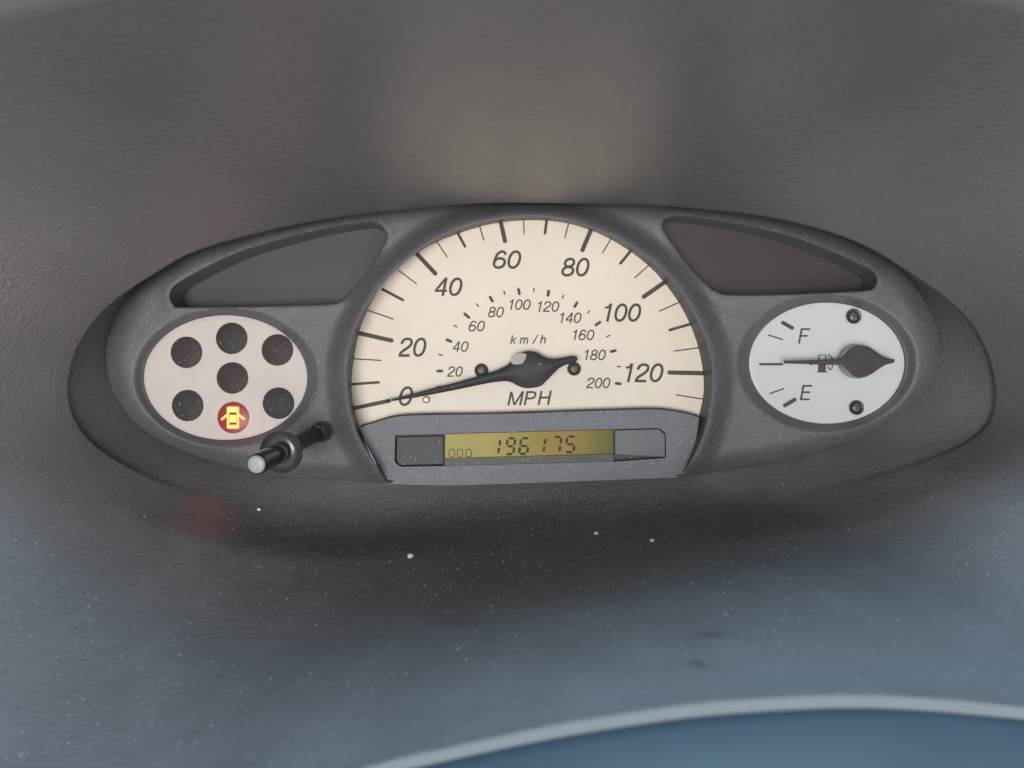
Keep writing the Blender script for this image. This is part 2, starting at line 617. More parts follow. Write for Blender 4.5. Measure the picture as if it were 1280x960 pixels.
# rows from the cluster outward: a lip with a wall behind it above and at the sides, one soft fillet at the bottom
deg = np.degrees(TH)
w_b = np.clip((deg - 192) / 22, 0, 1) * np.clip((352 - deg) / 26, 0, 1)
w_b = w_b * w_b * (3 - 2 * w_b)
s12 = lerp(ringB2, ringC, 0.16)
side = [ringA, lerp(ringA, ringB0, 0.5), ringB0, ringB1, ringB2, lerp(ringB2, s12, .5), s12]
surround = []
for k in range(7):
    t = k / 6
    row = []
    for i in range(240):
        A_, B_ = ringA[i], s12[i]
        K_ = Vector((A_.x + (B_.x - A_.x) * .55, A_.y + (ringB2[i].y - A_.y) * .25, A_.z + (B_.z - A_.z) * .92))
        pb = A_ * (1 - t) ** 2 + K_ * (2 * t * (1 - t)) + B_ * t * t
        row.append(side[k][i].lerp(pb, float(w_b[i])))
    surround.append(row)
for t in np.linspace(0.16, 1, 20)[1:]:
    surround.append(lerp(ringB2, ringC, t))
SUR = surround
NR = len(SUR) - 1


def sur_pt(theta, t):
    """Point on the surround and its normal (towards the axis)."""
    fi = (theta / (2 * math.pi) * 240) % 240
    i = int(fi); u = fi - i; j = (i + 1) % 240
    ft = min(max(t, 0), 0.9999) * NR
    a = int(ft); w = ft - a
    p00, p01, p10, p11 = SUR[a][i], SUR[a][j], SUR[a + 1][i], SUR[a + 1][j]
    p = p00.lerp(p01, u).lerp(p10.lerp(p11, u), w)
    n = (p01 - p00).cross(p10 - p00).normalized()
    c = Vector((0, p.y, 0)) - p
    if n.dot(c) < 0: n = -n
    return p, n


dash = empty('dashboard', (0, -0.01, -0.055), 'grey grained plastic dashboard hollow that surrounds the gauges, hood above and dusty ledge below', 'dashboard')

i_right = int(round((360 - 8.0) / 360 * 240))       # seam angle on the right
i_left = int(round((180 + 6.5) / 360 * 240))
idx_hood = list(range(i_right, 240)) + list(range(0, i_left + 1))
idx_ledge = list(range(i_left, i_right + 1))


def radial(i):
    t = TH[i]
    return Vector((math.cos(t), 0, math.sin(t)))


def smooth_normals(o, idx, r0, nr):
    """Hood, ledge and inner wall meet without a crease: all take the normals of the one moulding they form."""
    me = o.data
    m = len(idx)
    want = [None] * len(me.vertices)
    for a in range(nr):
        r = r0 + a
        ra, rb = SUR[max(r - 1, 0)], SUR[min(r + 1, NR)]
        for k, i in enumerate(idx):
            d1 = SUR[r][(i + 1) % 240] - SUR[r][(i - 1) % 240]
            nn = (rb[i] - ra[i]).cross(d1).normalized()      # points inward all the way round
            want[a * m + k] = nn
    f = me.polygons[len(me.polygons) // 3]
    w = want[f.vertices[0]]
    c = Vector((0, f.center.y, 0)) - Vector(f.center) - origin_of(dash)
    flip = w.dot(c + Vector((0, -.02, 0))) < 0
    if flip:
        want = [None if q_ is None else -q_ for q_ in want]
        w = -w
    if f.normal.dot(w) < 0:
        me.flip_normals()
    vn = [v.normal.copy() for v in me.vertices]
    me.normals_split_custom_set_from_vertices([tuple(w_ if w_ is not None else v) for w_, v in zip(want, vn)])


mb = MB()
rows = [[r[i] for i in idx_hood] for r in surround[2:]]
for (dr, dy) in ((0.0012, -0.0022), (0.004, -0.0042), (0.008, -0.0040), (0.012, -0.001), (0.014, 0.02), (0.014, 0.06)):
    rows.append([ringC[i] + radial(i) * dr + Vector((0, dy, 0)) for i in idx_hood])
mb.rings(rows, closed=False)
o = mb.build('hood', M['hood'], dash)
smooth_normals(o, idx_hood, 2, len(SUR) - 2)
o['label'] = 'warm grey grained hood arching over the gauges'

mb = MB()
rows = [[r[i] for i in idx_ledge] for r in surround[2:]]
mb.rings(rows, closed=False)
o = mb.build('ledge', M['ledge'], dash)
smooth_normals(o, idx_ledge, 2, len(SUR) - 2)
o['label'] = 'dusty blue grey ledge below the gauges'

mb = MB()
mb.rings(surround[:3], closed=True)
o = mb.build('inner_wall', M['ledge'], dash)
smooth_normals(o, list(range(240)), 0, 3)

# rounded worn lip along the ledge's front edge
mb = MB()
pts = [ringC[i] for i in idx_ledge]
rows = []
for p in pts:
    r_ = 0.00022
    rows.append([p + Vector((0, r_ * math.cos(a) * 1.2, r_ * math.sin(a))) + Vector((0, -0.0004, 0.0001)) for a in np.linspace(0, 2 * math.pi, 9)[:-1]])
mb.rings(rows, closed=True)
o = mb.build('front_lip', M['lip'], dash)
o['label'] = 'pale worn front edge of the ledge'

col_o = empty('steering_column_cover', P(1000, 960, -0.17), 'smooth slate blue column cover in front of the pale ledge edge', 'column cover')
mb = MB()
rows = []
for k, (dy, dz) in enumerate(((0.004, -0.0065), (0.0005, -0.0028), (-0.004, -0.0032), (-0.012, -0.006), (-0.025, -0.013), (-0.045, -0.028), (-0.06, -0.05), (-0.066, -0.09))):
    rows.append([p + Vector((0, dy, dz)) for p in pts[14:-8]])
mb.rings(rows, closed=False)
mb.build('cover_shell', M['column'], col_o)

# ================================================================== bezel
bez = empty('instrument_bezel', P(640, 608, 0.002), 'dark grey plastic bezel with openings that frame the speedometer, lamp panel and fuel gauge', 'bezel')

ovl_hole = ellipse(*OV_L['c'], OV_L['r'][0] + 2.0, OV_L['r'][1] + 1.8, 90)
ovr_hole = ellipse(*OV_R['c'], OV_R['r'][0] + 2.0, OV_R['r'][1] + 1.8, 90)
bez_out = resample(BEZ, 260, True)
speed_hole = np.vstack([resample(CREST, 130), resample(ODO_BOTTOM, 40)[1:-1]])
holes = [speed_hole, ovl_hole, ovr_hole, resample(WIN_L, 110, True), resample(WIN_R, 110, True)]


def sm(t):
    t = np.clip(t, 0, 1)
    return t * t * (3 - 2 * t)


def bez_h(q):
    """Depth of the bezel's front surface at photo pixels q."""
    q = np.atleast_2d(np.asarray(q, float))
    y = np.zeros(len(q))
    d = pdist(q, BEZ)
    y += 0.0055 * (1 - np.clip(d / 26, 0, 1)) ** 2.2
    # raised rim round the speedometer
    d = pdist(q, CREST, False)
    y -= 0.0072 * (1 - sm(d / 26)) 
    # shallow dishes round the two oval gauges
    for ov, w, dep in ((OV_L, 15, 0.0042), (OV_R, 17, 0.0045)):
        c, r = ov['c'], ov['r']
        e = np.hypot((q[:, 0] - c[0]) / (r[0] + w), (q[:, 1] - c[1]) / (r[1] + w * 0.72))
        e0 = r[0] / (r[0] + w)
        t = np.clip((1 - e) / (1 - e0), 0, 1)
        y += dep * sm(t * 1.15) 
    # slightly raised lips round the blank windows
    for w in (WIN_L, WIN_R):
        d = pdist(q, w)
        y -= 0.0007 * np.exp(-((d - 3) / 4) ** 2)
    return y


gx, gy = np.meshgrid(np.arange(135, 1175, 5.0), np.arange(246, 610, 5.0))
grid = np.stack([gx.ravel() + (gy.ravel() / 5 % 2) * 2.5, gy.ravel()], 1)
keep = inside(grid, bez_out) & (pdist(grid, bez_out) > 2)
for h in holes:
    keep &= ~inside(grid, h) & (pdist(grid, h) > 2)
grid = grid[keep]
V2, E2 = [], []
for lp in [bez_out] + holes:
    n0 = len(V2)
    V2 += [tuple(p) for p in lp]
    E2 += [(n0 + i, n0 + (i + 1) % len(lp)) for i in range(len(lp))]
# extra loops hugging the crest and the ovals keep the relief crisp
extra = [offset(resample(CREST, 130), s_, False) for s_ in (-2, -4, -7, -11, -16, -22)] + [offset(resample(CREST, 130), s_, False) for s_ in (2, 4, 7, 11, 16, 22)]
ex = np.vstack(extra + [ellipse(*OV_L['c'], OV_L['r'][0] + k, OV_L['r'][1] + k * .75, 110) for k in (4, 7, 10, 13, 16)] +
               [ellipse(*OV_R['c'], OV_R['r'][0] + k, OV_R['r'][1] + k * .75, 110) for k in (4, 7, 10, 13, 16, 19)])
keep = inside(ex, bez_out) & (pdist(ex, bez_out) > 1)
for h in holes:
    keep &= ~inside(ex, h) & (pdist(ex, h) > 0.8)
ex = ex[keep]
g_ok = pdist(grid, resample(CREST, 130), False) > 24
for ov in (OV_L, OV_R):
    e = np.hypot((grid[:, 0] - ov['c'][0]) / (ov['r'][0] + 20), (grid[:, 1] - ov['c'][1]) / (ov['r'][1] + 16))
    g_ok &= e > 1
grid = np.vstack([grid[g_ok], ex])
V2 += [tuple(p) for p in grid]
vo, eo, fo, _, _, _ = delaunay_2d_cdt([Vector(v) for v in V2], E2, [], 0, 1e-4)
q = np.array([tuple(v) for v in vo])
tri = np.array([f for f in fo if len(f) == 3])
cen = q[tri].mean(1)
ok = inside(cen, bez_out)
for h in holes:
    ok &= ~inside(cen, h)
tri = tri[ok]
yy = bez_h(q)
verts = [P(q[i, 0], q[i, 1], yy[i]) for i in range(len(q))]
used = sorted(set(tri.ravel().tolist()))
remap = {k: i for i, k in enumerate(used)}
link('bezel_face', [verts[k] for k in used], [[remap[k] for k in t] for t in tri], M['bezel'], bez)

# outer edge going back into the hollow
mb = MB()
h0 = bez_h(bez_out)
r0 = [P(p[0], p[1], h) for p, h in zip(bez_out, h0)]
o1 = offset(bez_out, 0.8)
mb.rings([r0, [P(p[0], p[1], h + 0.0006) for p, h in zip(o1, h0)], [P(p[0], p[1], 0.011) for p in o1]])
mb.build('outer_edge', M['bezel'], bez)

# conical inner wall of the speedometer rim, with a rounded crest
cr = resample(CREST, 130)
cr_y = bez_h(cr)
r_in = offset(cr, 1.0, False)
sgn = 1.0 if inside(offset(cr, 1.0, False)[60:61], speed_hole)[0] else -1.0
e_full = np.vstack([[(478, 602), (466, 576), (456, 551)], DIAL_EDGE, [(866, 548), (852, 594)]])
e_full = resample(e_full, 130)
r_a = [P(p[0], p[1], y) for p, y in zip(cr, cr_y)]
r_b = [P(p[0], p[1], y + 0.0001) for p, y in zip(offset(cr, sgn * 0.9, False), cr_y)]
r_c = [P(p[0], p[1], y + 0.0010) for p, y in zip(offset(cr, sgn * 1.9, False), cr_y)]
r_d = [P(p[0], p[1], Y_DIAL + 0.0005) for p in e_full]
mb = MB()
mb.rings([r_a, r_b, r_c], closed=False)
mb.build('speedometer_rim', M['rim'], bez)
mb = MB()
mb.rings([r_c, lerp(r_c, r_d, .5), r_d], closed=False)
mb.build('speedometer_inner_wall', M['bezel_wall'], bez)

# oval inner walls
for hole, ov, yd in ((ovl_hole, OV_L, Y_WARN), (ovr_hole, OV_R, Y_FUEL)):
    h0 = bez_h(hole)
    a = [P(p[0], p[1], h) for p, h in zip(hole, h0)]
    b = [P(p[0], p[1], h + 0.0004) for p, h in zip(offset(hole, -0.8), h0)]
    c = [Vector((p.x, yd + 0.001, p.z)) for p in b]
    mb = MB()
    mb.rings([a, b, c])
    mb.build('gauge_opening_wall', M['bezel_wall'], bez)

# blank windows: rounded edge, wall, dark pane at the back
for w, mat, lab in ((holes[3], 'window_green', 'greenish grey blank window, upper left'), (holes[4], 'window_brown', 'brownish grey blank window, upper right')):
    h0 = bez_h(w)
    a = [P(p[0], p[1], h) for p, h in zip(w, h0)]
    b = [P(p[0], p[1], h + 0.0003) for p, h in zip(offset(w, -1.2), h0)]
    c = [P(p[0], p[1], h + 0.0012) for p, h in zip(offset(w, -2.2), h0)]
    d = [Vector((p.x, Y_WIN, p.z)) for p in c]
    mb = MB()
    mb.rings([a, b, c, d])
    wall = mb.build('window_recess', M['bezel'], bez)
    mb = MB()
    mb.rings([d], cap0=True)
    e = [Vector((p.x, Y_WIN - 0.0002, p.z)) for p in c]
    mb2 = MB()
    mb2.add(e, [tuple(range(len(e)))])
    pane = mb2.build('blank_window', M[mat], bez, smooth=False)
    pane['label'] = lab


# ================================================================== flat print helpers
def band(pl, w, yf, eps, closed=False, w_end=None):
    """A ribbon of width w (px) along a polyline, lying on the surface yf."""
    pl = np.asarray(pl, float)
    n = len(pl)
    if closed:
        t = np.roll(pl, -1, 0) - np.roll(pl, 1, 0)
    else:
        t = np.gradient(pl, axis=0)
    t /= np.linalg.norm(t, axis=1)[:, None] + 1e-12
    nn = np.stack([-t[:, 1], t[:, 0]], 1)
    a, b = pl + nn * w / 2, pl - nn * w / 2
    vs = [P(p[0], p[1], yf(p) - eps) for p in a] + [P(p[0], p[1], yf(p) - eps) for p in b]
    fs = [(i, (i + 1) % n, n + (i + 1) % n, n + i) for i in range(n if closed else n - 1)]
    return vs, fs


def ell(cx, cy, rx, ry, n=28, e=2.15, a0=0, a1=360):
    a = np.radians(np.linspace(a0, a1, n, endpoint=(a1 - a0) < 360))
    c, s = np.cos(a), np.sin(a)
    return np.stack([cx + rx * np.sign(c) * np.abs(c) ** (2 / e), cy + ry * np.sign(s) * np.abs(s) ** (2 / e)], 1)


G = {   # glyph: advance, list of (polyline, closed, width factor)
    '0': (0.72, [(ell(.33, .5, .265, .437), True, 1)]),
    '1': (0.66, [([(.37, 0), (.37, 1.0)], False, 1), (spline([(.10, .765), (.22, .785), (.31, .86), (.345, .985)], 4), False, .8)]),
    '2': (0.72, [(np.vstack([spline([(.075, .66), (.09, .79), (.18, .90), (.33, .935), (.49, .895), (.575, .76), (.54, .60), (.40, .45), (.22, .315), (.11, .18), (.085, .06)], 4)]), False, 1),
                 ([(.03, .065), (.61, .065)], False, 1)]),
    '4': (0.72, [([(.475, 0), (.475, 1.0)], False, 1), ([(.46, .965), (.075, .315)], False, .9), ([(.02, .285), (.64, .285)], False, .9)]),
    '5': (0.72, [(spline([(.06, .22), (.14, .10), (.31, .065), (.48, .12), (.58, .31), (.5, .52), (.33, .59), (.15, .52)], 4), False, 1), ([(.15, .5), (.21, .935), (.57, .935)], False, 1)]),
    '6': (0.72, [(ell(.335, .315, .262, .252), True, 1), (spline([(.075, .33), (.085, .55), (.145, .78), (.25, .905), (.36, .935), (.49, .89), (.565, .755)], 4), False, 1)]),
    '8': (0.72, [(ell(.33, .735, .222, .202), True, 1), (ell(.33, .285, .265, .222), True, 1)]),
    'M': (1.02, [([(.08, 0), (.08, 1)], False, 1), ([(.86, 0), (.86, 1)], False, 1), ([(.10, .98), (.47, .03)], False, .9), ([(.47, .03), (.84, .98)], False, .9)]),
    'P': (0.86, [([(.08, 0), (.08, 1)], False, 1), (np.vstack([[(.08, .935)], spline([(.40, .935), (.58, .88), (.65, .71), (.58, .53), (.40, .475)], 4), [(.08, .475)]]), False, .95)]),
    'H': (0.90, [([(.08, 0), (.08, 1)], False, 1), ([(.70, 0), (.70, 1)], False, 1), ([(.08, .52), (.70, .52)], False, .95)]),
    'k': (0.66, [([(.07, 0), (.07, 1)], False, 1), ([(.47, .73), (.10, .33)], False, .9), ([(.22, .46), (.51, 0)], False, .95)]),
    'm': (1.02, [([(.07, 0), (.07, .72)], False, 1), (np.vstack([spline([(.07, .50), (.14, .63), (.26, .665), (.37, .61), (.405, .48)], 4), [(.405, 0)]]), False, .95),
                 (np.vstack([spline([(.405, .50), (.47, .63), (.59, .665), (.70, .61), (.735, .48)], 4), [(.735, 0)]]), False, .95)]),
    '/': (0.46, [([(.02, -.02), (.34, 1.03)], False, .85)]),
    'h': (0.68, [([(.07, 0), (.07, 1)], False, 1), (np.vstack([spline([(.07, .48), (.15, .62), (.29, .665), (.41, .61), (.45, .47)], 4), [(.45, 0)]]), False, .95)]),
    'F': (0.72, [([(.08, 0), (.08, 1)], False, 1), ([(.08, .94), (.66, .94)], False, .9), ([(.08, .50), (.58, .50)], False, .9)]),
    'E': (0.76, [([(.08, 0), (.08, 1)], False, 1), ([(.08, .94), (.68, .94)], False, .9), ([(.08, .52), (.63, .52)], False, .9), ([(.08, .06), (.68, .06)], False, .9)]),
    'O': (0.92, [(ell(.40, .5, .34, .44, e=2.6), True, 1)]),
    'D': (0.88, [(np.vstack([[(.08, .06), (.08, .94), (.40, .94)], spline([(.55, .90), (.68, .72), (.70, .5), (.68, .28), (.55, .10)], 3), [(.40, .06)]]), True, 1)]),
}


def text(name, s, x0, x1, y0, y1, wpx, mat, parent, yf, shear=0.20, rise=0.0, track=0.0):
    """Lettering drawn to fill the box x0..x1, y0 (top)..y1 (base) of the photo."""
    h = y1 - y0
    strokes = []
    x = 0.0
    for ch in s:
        adv, sts = G[ch]
        for pl, cl, f in sts:
            pl = np.asarray(pl, float).copy()
            pl[:, 0] += x
            pl[:, 0] += shear * pl[:, 1]
            strokes.append((pl, cl, f))
        x += adv + track
    allp = np.vstack([p for p, _, _ in strokes])
    hw = wpx / 2
    lo, hi = allp[:, 0].min(), allp[:, 0].max()
    sx = (x1 - x0 - 2 * hw) / (hi - lo)
    vs, fs = [], []
    for k, (pl, cl, f) in enumerate(strokes):
        q_ = np.stack([x0 + hw + (pl[:, 0] - lo) * sx, y1 - pl[:, 1] * h - rise * (pl[:, 0] - lo) / (hi - lo)], 1)
        v, fc = band(q_, wpx * f, yf, 0.00012 + 0.000012 * k, cl)
        n0 = len(vs)
        vs += v
        fs += [tuple(i + n0 for i in t) for t in fc]
    return link(name, vs, fs, mat, parent, smooth=False)


def mark(name, a, b, w, mat, parent, yf, round_b=True, round_a=False, eps=0.00012):
    """A scale mark from a to b with a rounded inner end."""
    a, b = np.array(a, float), np.array(b, float)
    d = (b - a) / np.linalg.norm(b - a)
    n = np.array([-d[1], d[0]])
    pts = []
    if round_a:
        for t in np.linspace(90, 270, 7):
            pts.append(a + d * w / 2 + (d * math.cos(math.radians(t)) + n * math.sin(math.radians(t))) * w / 2)
    else:
        pts += [a + n * w / 2, a - n * w / 2]
    if round_b:
        for t in np.linspace(-90, 90, 7):
            pts.append(b - d * w / 2 + (d * math.cos(math.radians(t)) + n * math.sin(math.radians(t))) * w / 2)
    else:
        pts += [b - n * w / 2, b + n * w / 2]
    m = len(pts)
    return link(name, [P(p[0], p[1], yf(p) - eps) for p in pts], [tuple(range(m))], mat, parent, smooth=False)


def disc(cx, cy, r, y, n=32):
    return [P(p[0], p[1], y) for p in ellipse(cx, cy, r, r, n)]


def screw(cx, cy, r, yd, parent, turn=0.4):
    mb = MB()
    mb.rings([disc(cx, cy, r, yd + .0002, 28), disc(cx, cy, r, yd - .0009, 28), disc(cx, cy, r * .90, yd - .0013, 28), disc(cx, cy, r * .70, yd - .0011, 28), disc(cx, cy, r * .62, yd - .0003, 28)], cap1=True)
    s = mb.build('screw', M['bush'], parent, sharp=40)
    mb = MB()
    mb.rings([disc(cx, cy, r * .60, yd - .0002, 24), disc(cx, cy, r * .56, yd - .0009, 24), disc(cx, cy, r * .34, yd - .0012, 24)], cap1=True)
    h = mb.build('screw_head', M['screw'], s, sharp=40)
    mb = MB()
    for k in range(2):
        a = turn + k * math.pi / 2
        d, n = np.array([math.cos(a), math.sin(a)]), np.array([-math.sin(a), math.cos(a)])
        c = np.array([cx, cy])
        qd = [c + d * r * .42 + n * r * .07, c - d * r * .42 + n * r * .07, c - d * r * .42 - n * r * .07, c + d * r * .42 - n * r * .07]
        y = yd - .00125 - k * .00002
        mb.rings([[P(*p, y + .0004) for p in qd], [P(*p, y) for p in qd]], cap1=True)
    link_o = mb.build('screw_slot', M['bush'], s, smooth=False)
    return s


def needle(name, upper, lower, y_base, thick, ridge, mat, parent, n=60):
    """Pointer: outline given by its upper and lower edge (photo px), a raised crest along the middle."""
    u, l = resample(spline(upper, 6), n), resample(spline(lower, 6), n)
    rows = []
    top_y = y_base - thick
    for i in range(n):
        a, b = u[i], l[i]
        w = np.linalg.norm(a - b)
        hgt = ridge * min(1.0, w / 16.0)
        r = [P(a[0], a[1], y_base), P(a[0], a[1], top_y)]
        for f, g in ((.12, .55), (.30, .9), (.46, 1.0), (.62, .85), (.85, .4)):
            p = a + (b - a) * f
            r.append(P(p[0], p[1], top_y - hgt * g))
        r += [P(b[0], b[1], top_y), P(b[0], b[1], y_base)]
        rows.append(r)
    mb = MB()
    mb.rings(rows, closed=True, cap0=True, cap1=True)
    return mb.build(name, mat, parent, sharp=50)


# ================================================================== speedometer
sp = empty('speedometer', P(660, 520, Y_DIAL), 'large round cream speedometer dial with MPH scale and its needle resting near zero', 'speedometer')
yS = lambda p: Y_DIAL
dial_out = np.vstack([offset(DIAL_EDGE, 0.0, False), [(866, 548), (700, 552), (456, 551)]])
dc = np.array([660, 480.0])
dial_out = dc + (dial_out - dc) * 1.012
mb = MB()
mb.rings([[P(p[0], p[1], Y_DIAL + .0012) for p in dial_out], [P(p[0], p[1], Y_DIAL) for p in dial_out]], cap1=True, cap0=True)
dial = mb.build('dial', M['cream'], sp, smooth=False)

MA, ME, TN = 5.4, 3.5, 1.5
TICKS = [((441, 510.5), (489, 500.5), 5.0), ((438, 480.5), (475, 477.8), 3.3), ((440, 448.3), (477, 450.6), TN), ((447, 416), (492, 426.3), MA),
         ((456, 386.5), (492, 399), TN), ((477, 361), (505, 375.8), ME), ((497, 337), (521, 355), TN), ((519, 315), (546, 344), MA),
         ((546, 302), (559, 321.6), TN), ((572, 291), (582, 309.5), ME), ((599, 281.5), (605, 300.6), TN), ((625.3, 274.5), (631.8, 304), MA),
         ((654.3, 273), (655.2, 292.8), TN), ((683.5, 274), (681, 293.3), ME), ((710.8, 279), (706, 298), TN), ((740, 284.5), (727, 315), MA),
         ((765, 296.5), (753, 316.6), TN), ((791.5, 310), (774.5, 330.5), ME), ((813, 330), (793, 347.5), TN), ((835, 349.8), (802.5, 372.5), MA),
         ((853, 376.2), (824, 389), TN), ((867, 404), (835.5, 413), ME), ((878, 434), (842, 439), TN), ((882, 466.6), (834, 465.6), MA), ((881, 499.2), (844.7, 493.5), TN)]
for a, b, w in TICKS:
    mark('scale_mark', a, b, w, M['ink'], dial, yS, round_b=w > 2)
KM = [((545.3, 463.7), (554, 463.9), 3.6), ((548, 443), (554, 444.2), 1.7), ((557, 424), (565.3, 427.6), 3.6), ((567, 406.4), (571.8, 409.1), 1.7),
      ((579.6, 391.2), (587.4, 398), 3.6), ((595, 379.4), (598.9, 383.7), 1.7), ((611.8, 369.8), (616.3, 378), 3.6), ((629.5, 363.2), (631.6, 368.7), 1.7),
      ((647.9, 360), (649.5, 369), 3.6), ((667.6, 359.5), (667, 365), 1.7), ((686.2, 362), (684.6, 371), 3.6), ((704.6, 368.5), (702.9, 373.2), 1.7),
      ((722.3, 377), (717.4, 384.6), 3.6), ((737.4, 388.4), (734.2, 391.8), 1.7), ((751.4, 401.8), (743.6, 407.2), 3.6), ((762.8, 419), (757.8, 421.2), 1.7),
      ((771, 437.8), (762.3, 439.9), 3.6), ((776.2, 458), (770.8, 458.4), 1.7), ((777, 480), (768.4, 478.9), 3.6), ((545.5, 484), (551.5, 482.8), 1.8)]
for a, b, w in KM:
    mark('scale_mark', a, b, w, M['ink'], dial, yS, round_a=w > 2, round_b=True)
for s, x0, x1, y0, y1 in (('0', 498.5, 516.5, 483, 507.5), ('20', 496.6, 533, 422, 446), ('40', 541.8, 578.2, 347, 370), ('60', 615.8, 651.6, 313, 336),
                          ('80', 701.4, 737, 322.3, 345.6), ('100', 754.7, 801.6, 379.4, 402.2), ('120', 780.6, 829.4, 454.2, 477.8)):
    text('numeral', s, x0, x1, y0, y1, 3.3, M['ink'], dial, yS)
for s, x0, x1, y0, y1 in (('20', 558.2, 578.6, 458, 471), ('40', 565, 585.8, 426.6, 439.8), ('60', 585.6, 606.2, 401, 414.4), ('80', 609.8, 630, 383.4, 396.8),
                          ('100', 636, 663.4, 374.2, 387.4), ('120', 671.4, 699.2, 376.6, 389.8), ('140', 699.2, 727, 390.6, 403.8), ('160', 715.6, 743, 412, 425.4),
                          ('180', 730, 757.4, 437, 450.4), ('200', 732, 763, 472, 485.4)):
    text('numeral', s, x0, x1, y0, y1, 1.75, M['ink'], dial, yS)
text('caption', 'MPH', 634, 690, 489.6, 507, 2.6, M['ink'], dial, yS, rise=1.2, track=0.06)
text('caption', 'km/h', 637.6, 682.4, 419.2, 430, 1.6, M['ink'], dial, yS, rise=0.4, track=0.28)

screw(601.6, 463, 8.6, Y_DIAL, sp, 0.5)
screw(717.7, 461, 8.6, Y_DIAL, sp, 0.9)
mb = MB()
mb.rings([disc(532.7, 499.7, 4.6, Y_DIAL, 20), disc(532.7, 499.7, 4.4, Y_DIAL - .0012, 20), disc(532.7, 499.7, 2.6, Y_DIAL - .0018, 20)], cap1=True)
mb.build('stop_pin', M['brass'], sp, sharp=40)
mb = MB()
mb.rings([disc(656, 460.5, 21.5, Y_DIAL, 40), disc(656, 460.5, 21, Y_DIAL - .0032, 40), disc(656, 460.5, 19, Y_DIAL - .0036, 40)], cap1=True)
mb.build('hub_base', M['hub_pale'], sp, sharp=40)
needle('needle', [(482, 500.6), (512, 493.2), (544, 484.6), (563, 480), (593, 471.5), (617, 464), (630, 458.5), (638, 452.5), (645, 446.3), (652, 441), (660, 438.6), (671, 440.6), (680, 446), (690, 448.5), (703, 447.2), (716, 444.8), (721, 446)],
       [(482.5, 502.6), (512, 498), (535, 494), (572, 486.8), (610, 479), (625, 477), (635, 476.7), (641, 478.8), (650, 483.6), (660, 485.4), (675, 483), (682.5, 476.4), (690, 469), (699, 460.3), (710.6, 454.9), (718, 453.8), (722.3, 450)],
       Y_DIAL - .0038, .0012, .0019, M['needle'], sp)

pt_ = [(638.3, 452), (640, 446.4), (646, 442.2), (654, 441.2), (658.2, 443.2), (656.8, 449), (653, 454.6), (646, 455.8), (640.4, 454.8)]  # pale patch shaped as the highlight on the hub's upper left
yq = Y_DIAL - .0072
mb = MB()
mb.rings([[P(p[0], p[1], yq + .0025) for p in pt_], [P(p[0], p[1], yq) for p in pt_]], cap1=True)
mb.build('hub_glint', M['hub_glint'], sp, smooth=False)

# ================================================================== fuel gauge
fg = empty('fuel_gauge', P(1034, 529, Y_FUEL), 'white oval fuel gauge at the right with F and E marks, its needle pointing halfway', 'fuel gauge')
yF = lambda p: Y_FUEL


def oval_plate(ov, y, grow, name, mat, parent):
    rg = []
    for k, dy in ((grow, .0012), (grow, .0005), (grow - 2, .0002), (grow - 5, 0.00005), (grow - 9, 0)):
        rg.append([P(p[0], p[1], y + dy) for p in ellipse(*ov['c'], ov['r'][0] + k, ov['r'][1] + k, 90)])
    mb = MB()
    mb.rings(rg, cap1=True, cap0=True)
    return mb.build(name, mat, parent, sharp=50)


fdial = oval_plate(OV_R, Y_FUEL, 3.5, 'dial', M['white_dial'], fg)
X = lambda a, b: (820 + a / 3.556, 250 + b / 3.556)
for a, b, w in (((556, 541), (613, 573), 4.9), ((497, 599.5), (565, 621), 1.7), ((458, 730), (566, 730), 3.0), ((505, 861), (571, 837.5), 1.7), ((565, 918), (624, 883), 4.9)):
    mark('scale_mark', X(*a), X(*b), w, M['ink'], fdial, yF, True, True)
text('letter', 'F', *[v for v in (820 + 631 / 3.556, 820 + 690 / 3.556)], 250 + 570 / 3.556, 250 + 638 / 3.556, 2.5, M['ink'], fdial, yF)
text('letter', 'E', *[v for v in (820 + 639 / 3.556, 820 + 699 / 3.556)], 250 + 822 / 3.556, 250 + 890 / 3.556, 2.5, M['ink'], fdial, yF)
# pump symbol
vs, fs = [], []


def put(pl, w, k, cl=False):
    v, f = band(np.array([X(*p) for p in pl]), w, yF, .00012 + k * .000015, cl)
    n0 = len(vs)
    vs.extend(v)
    fs.extend([tuple(i + n0 for i in t) for t in f])


put([(724, 735), (724, 689), (755, 689), (755, 735)], 1.7, 0)
put([(738, 718), (738, 764)], 9.6, 1)
put([(716, 764), (762, 764)], 1.6, 2)
put(spline([(764, 686), (776, 695), (783, 707), (782, 724), (784, 740), (779, 752), (768, 751), (766, 738)], 4), 1.5, 3)
put([(690, 728), (690, 736)], 2.2, 4)
link('pump_symbol', vs, fs, M['ink'], fdial, smooth=False)
screw(1067.5, 395.4, 9.5, Y_FUEL, fg, 0.2)
screw(1071, 509.6, 9.2, Y_FUEL, fg, 0.7)
mb = MB()
mb.rings([disc(1070.5, 452, 21.5, Y_FUEL, 40), disc(1070.5, 452, 21.3, Y_FUEL - .0035, 40), disc(1070.5, 452, 20, Y_FUEL - .0038, 40)], cap1=True)
mb.build('hub_base', M['hub_grey'], fg, sharp=40)
needle('needle', [X(*p) for p in ((568, 714), (640, 713), (700, 711.5), (760, 709), (815, 705), (840, 691), (860, 667), (885, 651), (910, 647), (945, 652), (980, 675), (1010, 695), (1040, 705), (1060, 707))],
       [X(*p) for p in ((568, 727), (640, 729), (700, 731), (760, 733), (810, 733), (830, 738), (850, 756), (880, 783), (915, 790), (950, 778), (985, 755), (1020, 733), (1045, 727), (1062, 721))],
       Y_FUEL - .0040, .0012, .0003, M['needle'], fg)

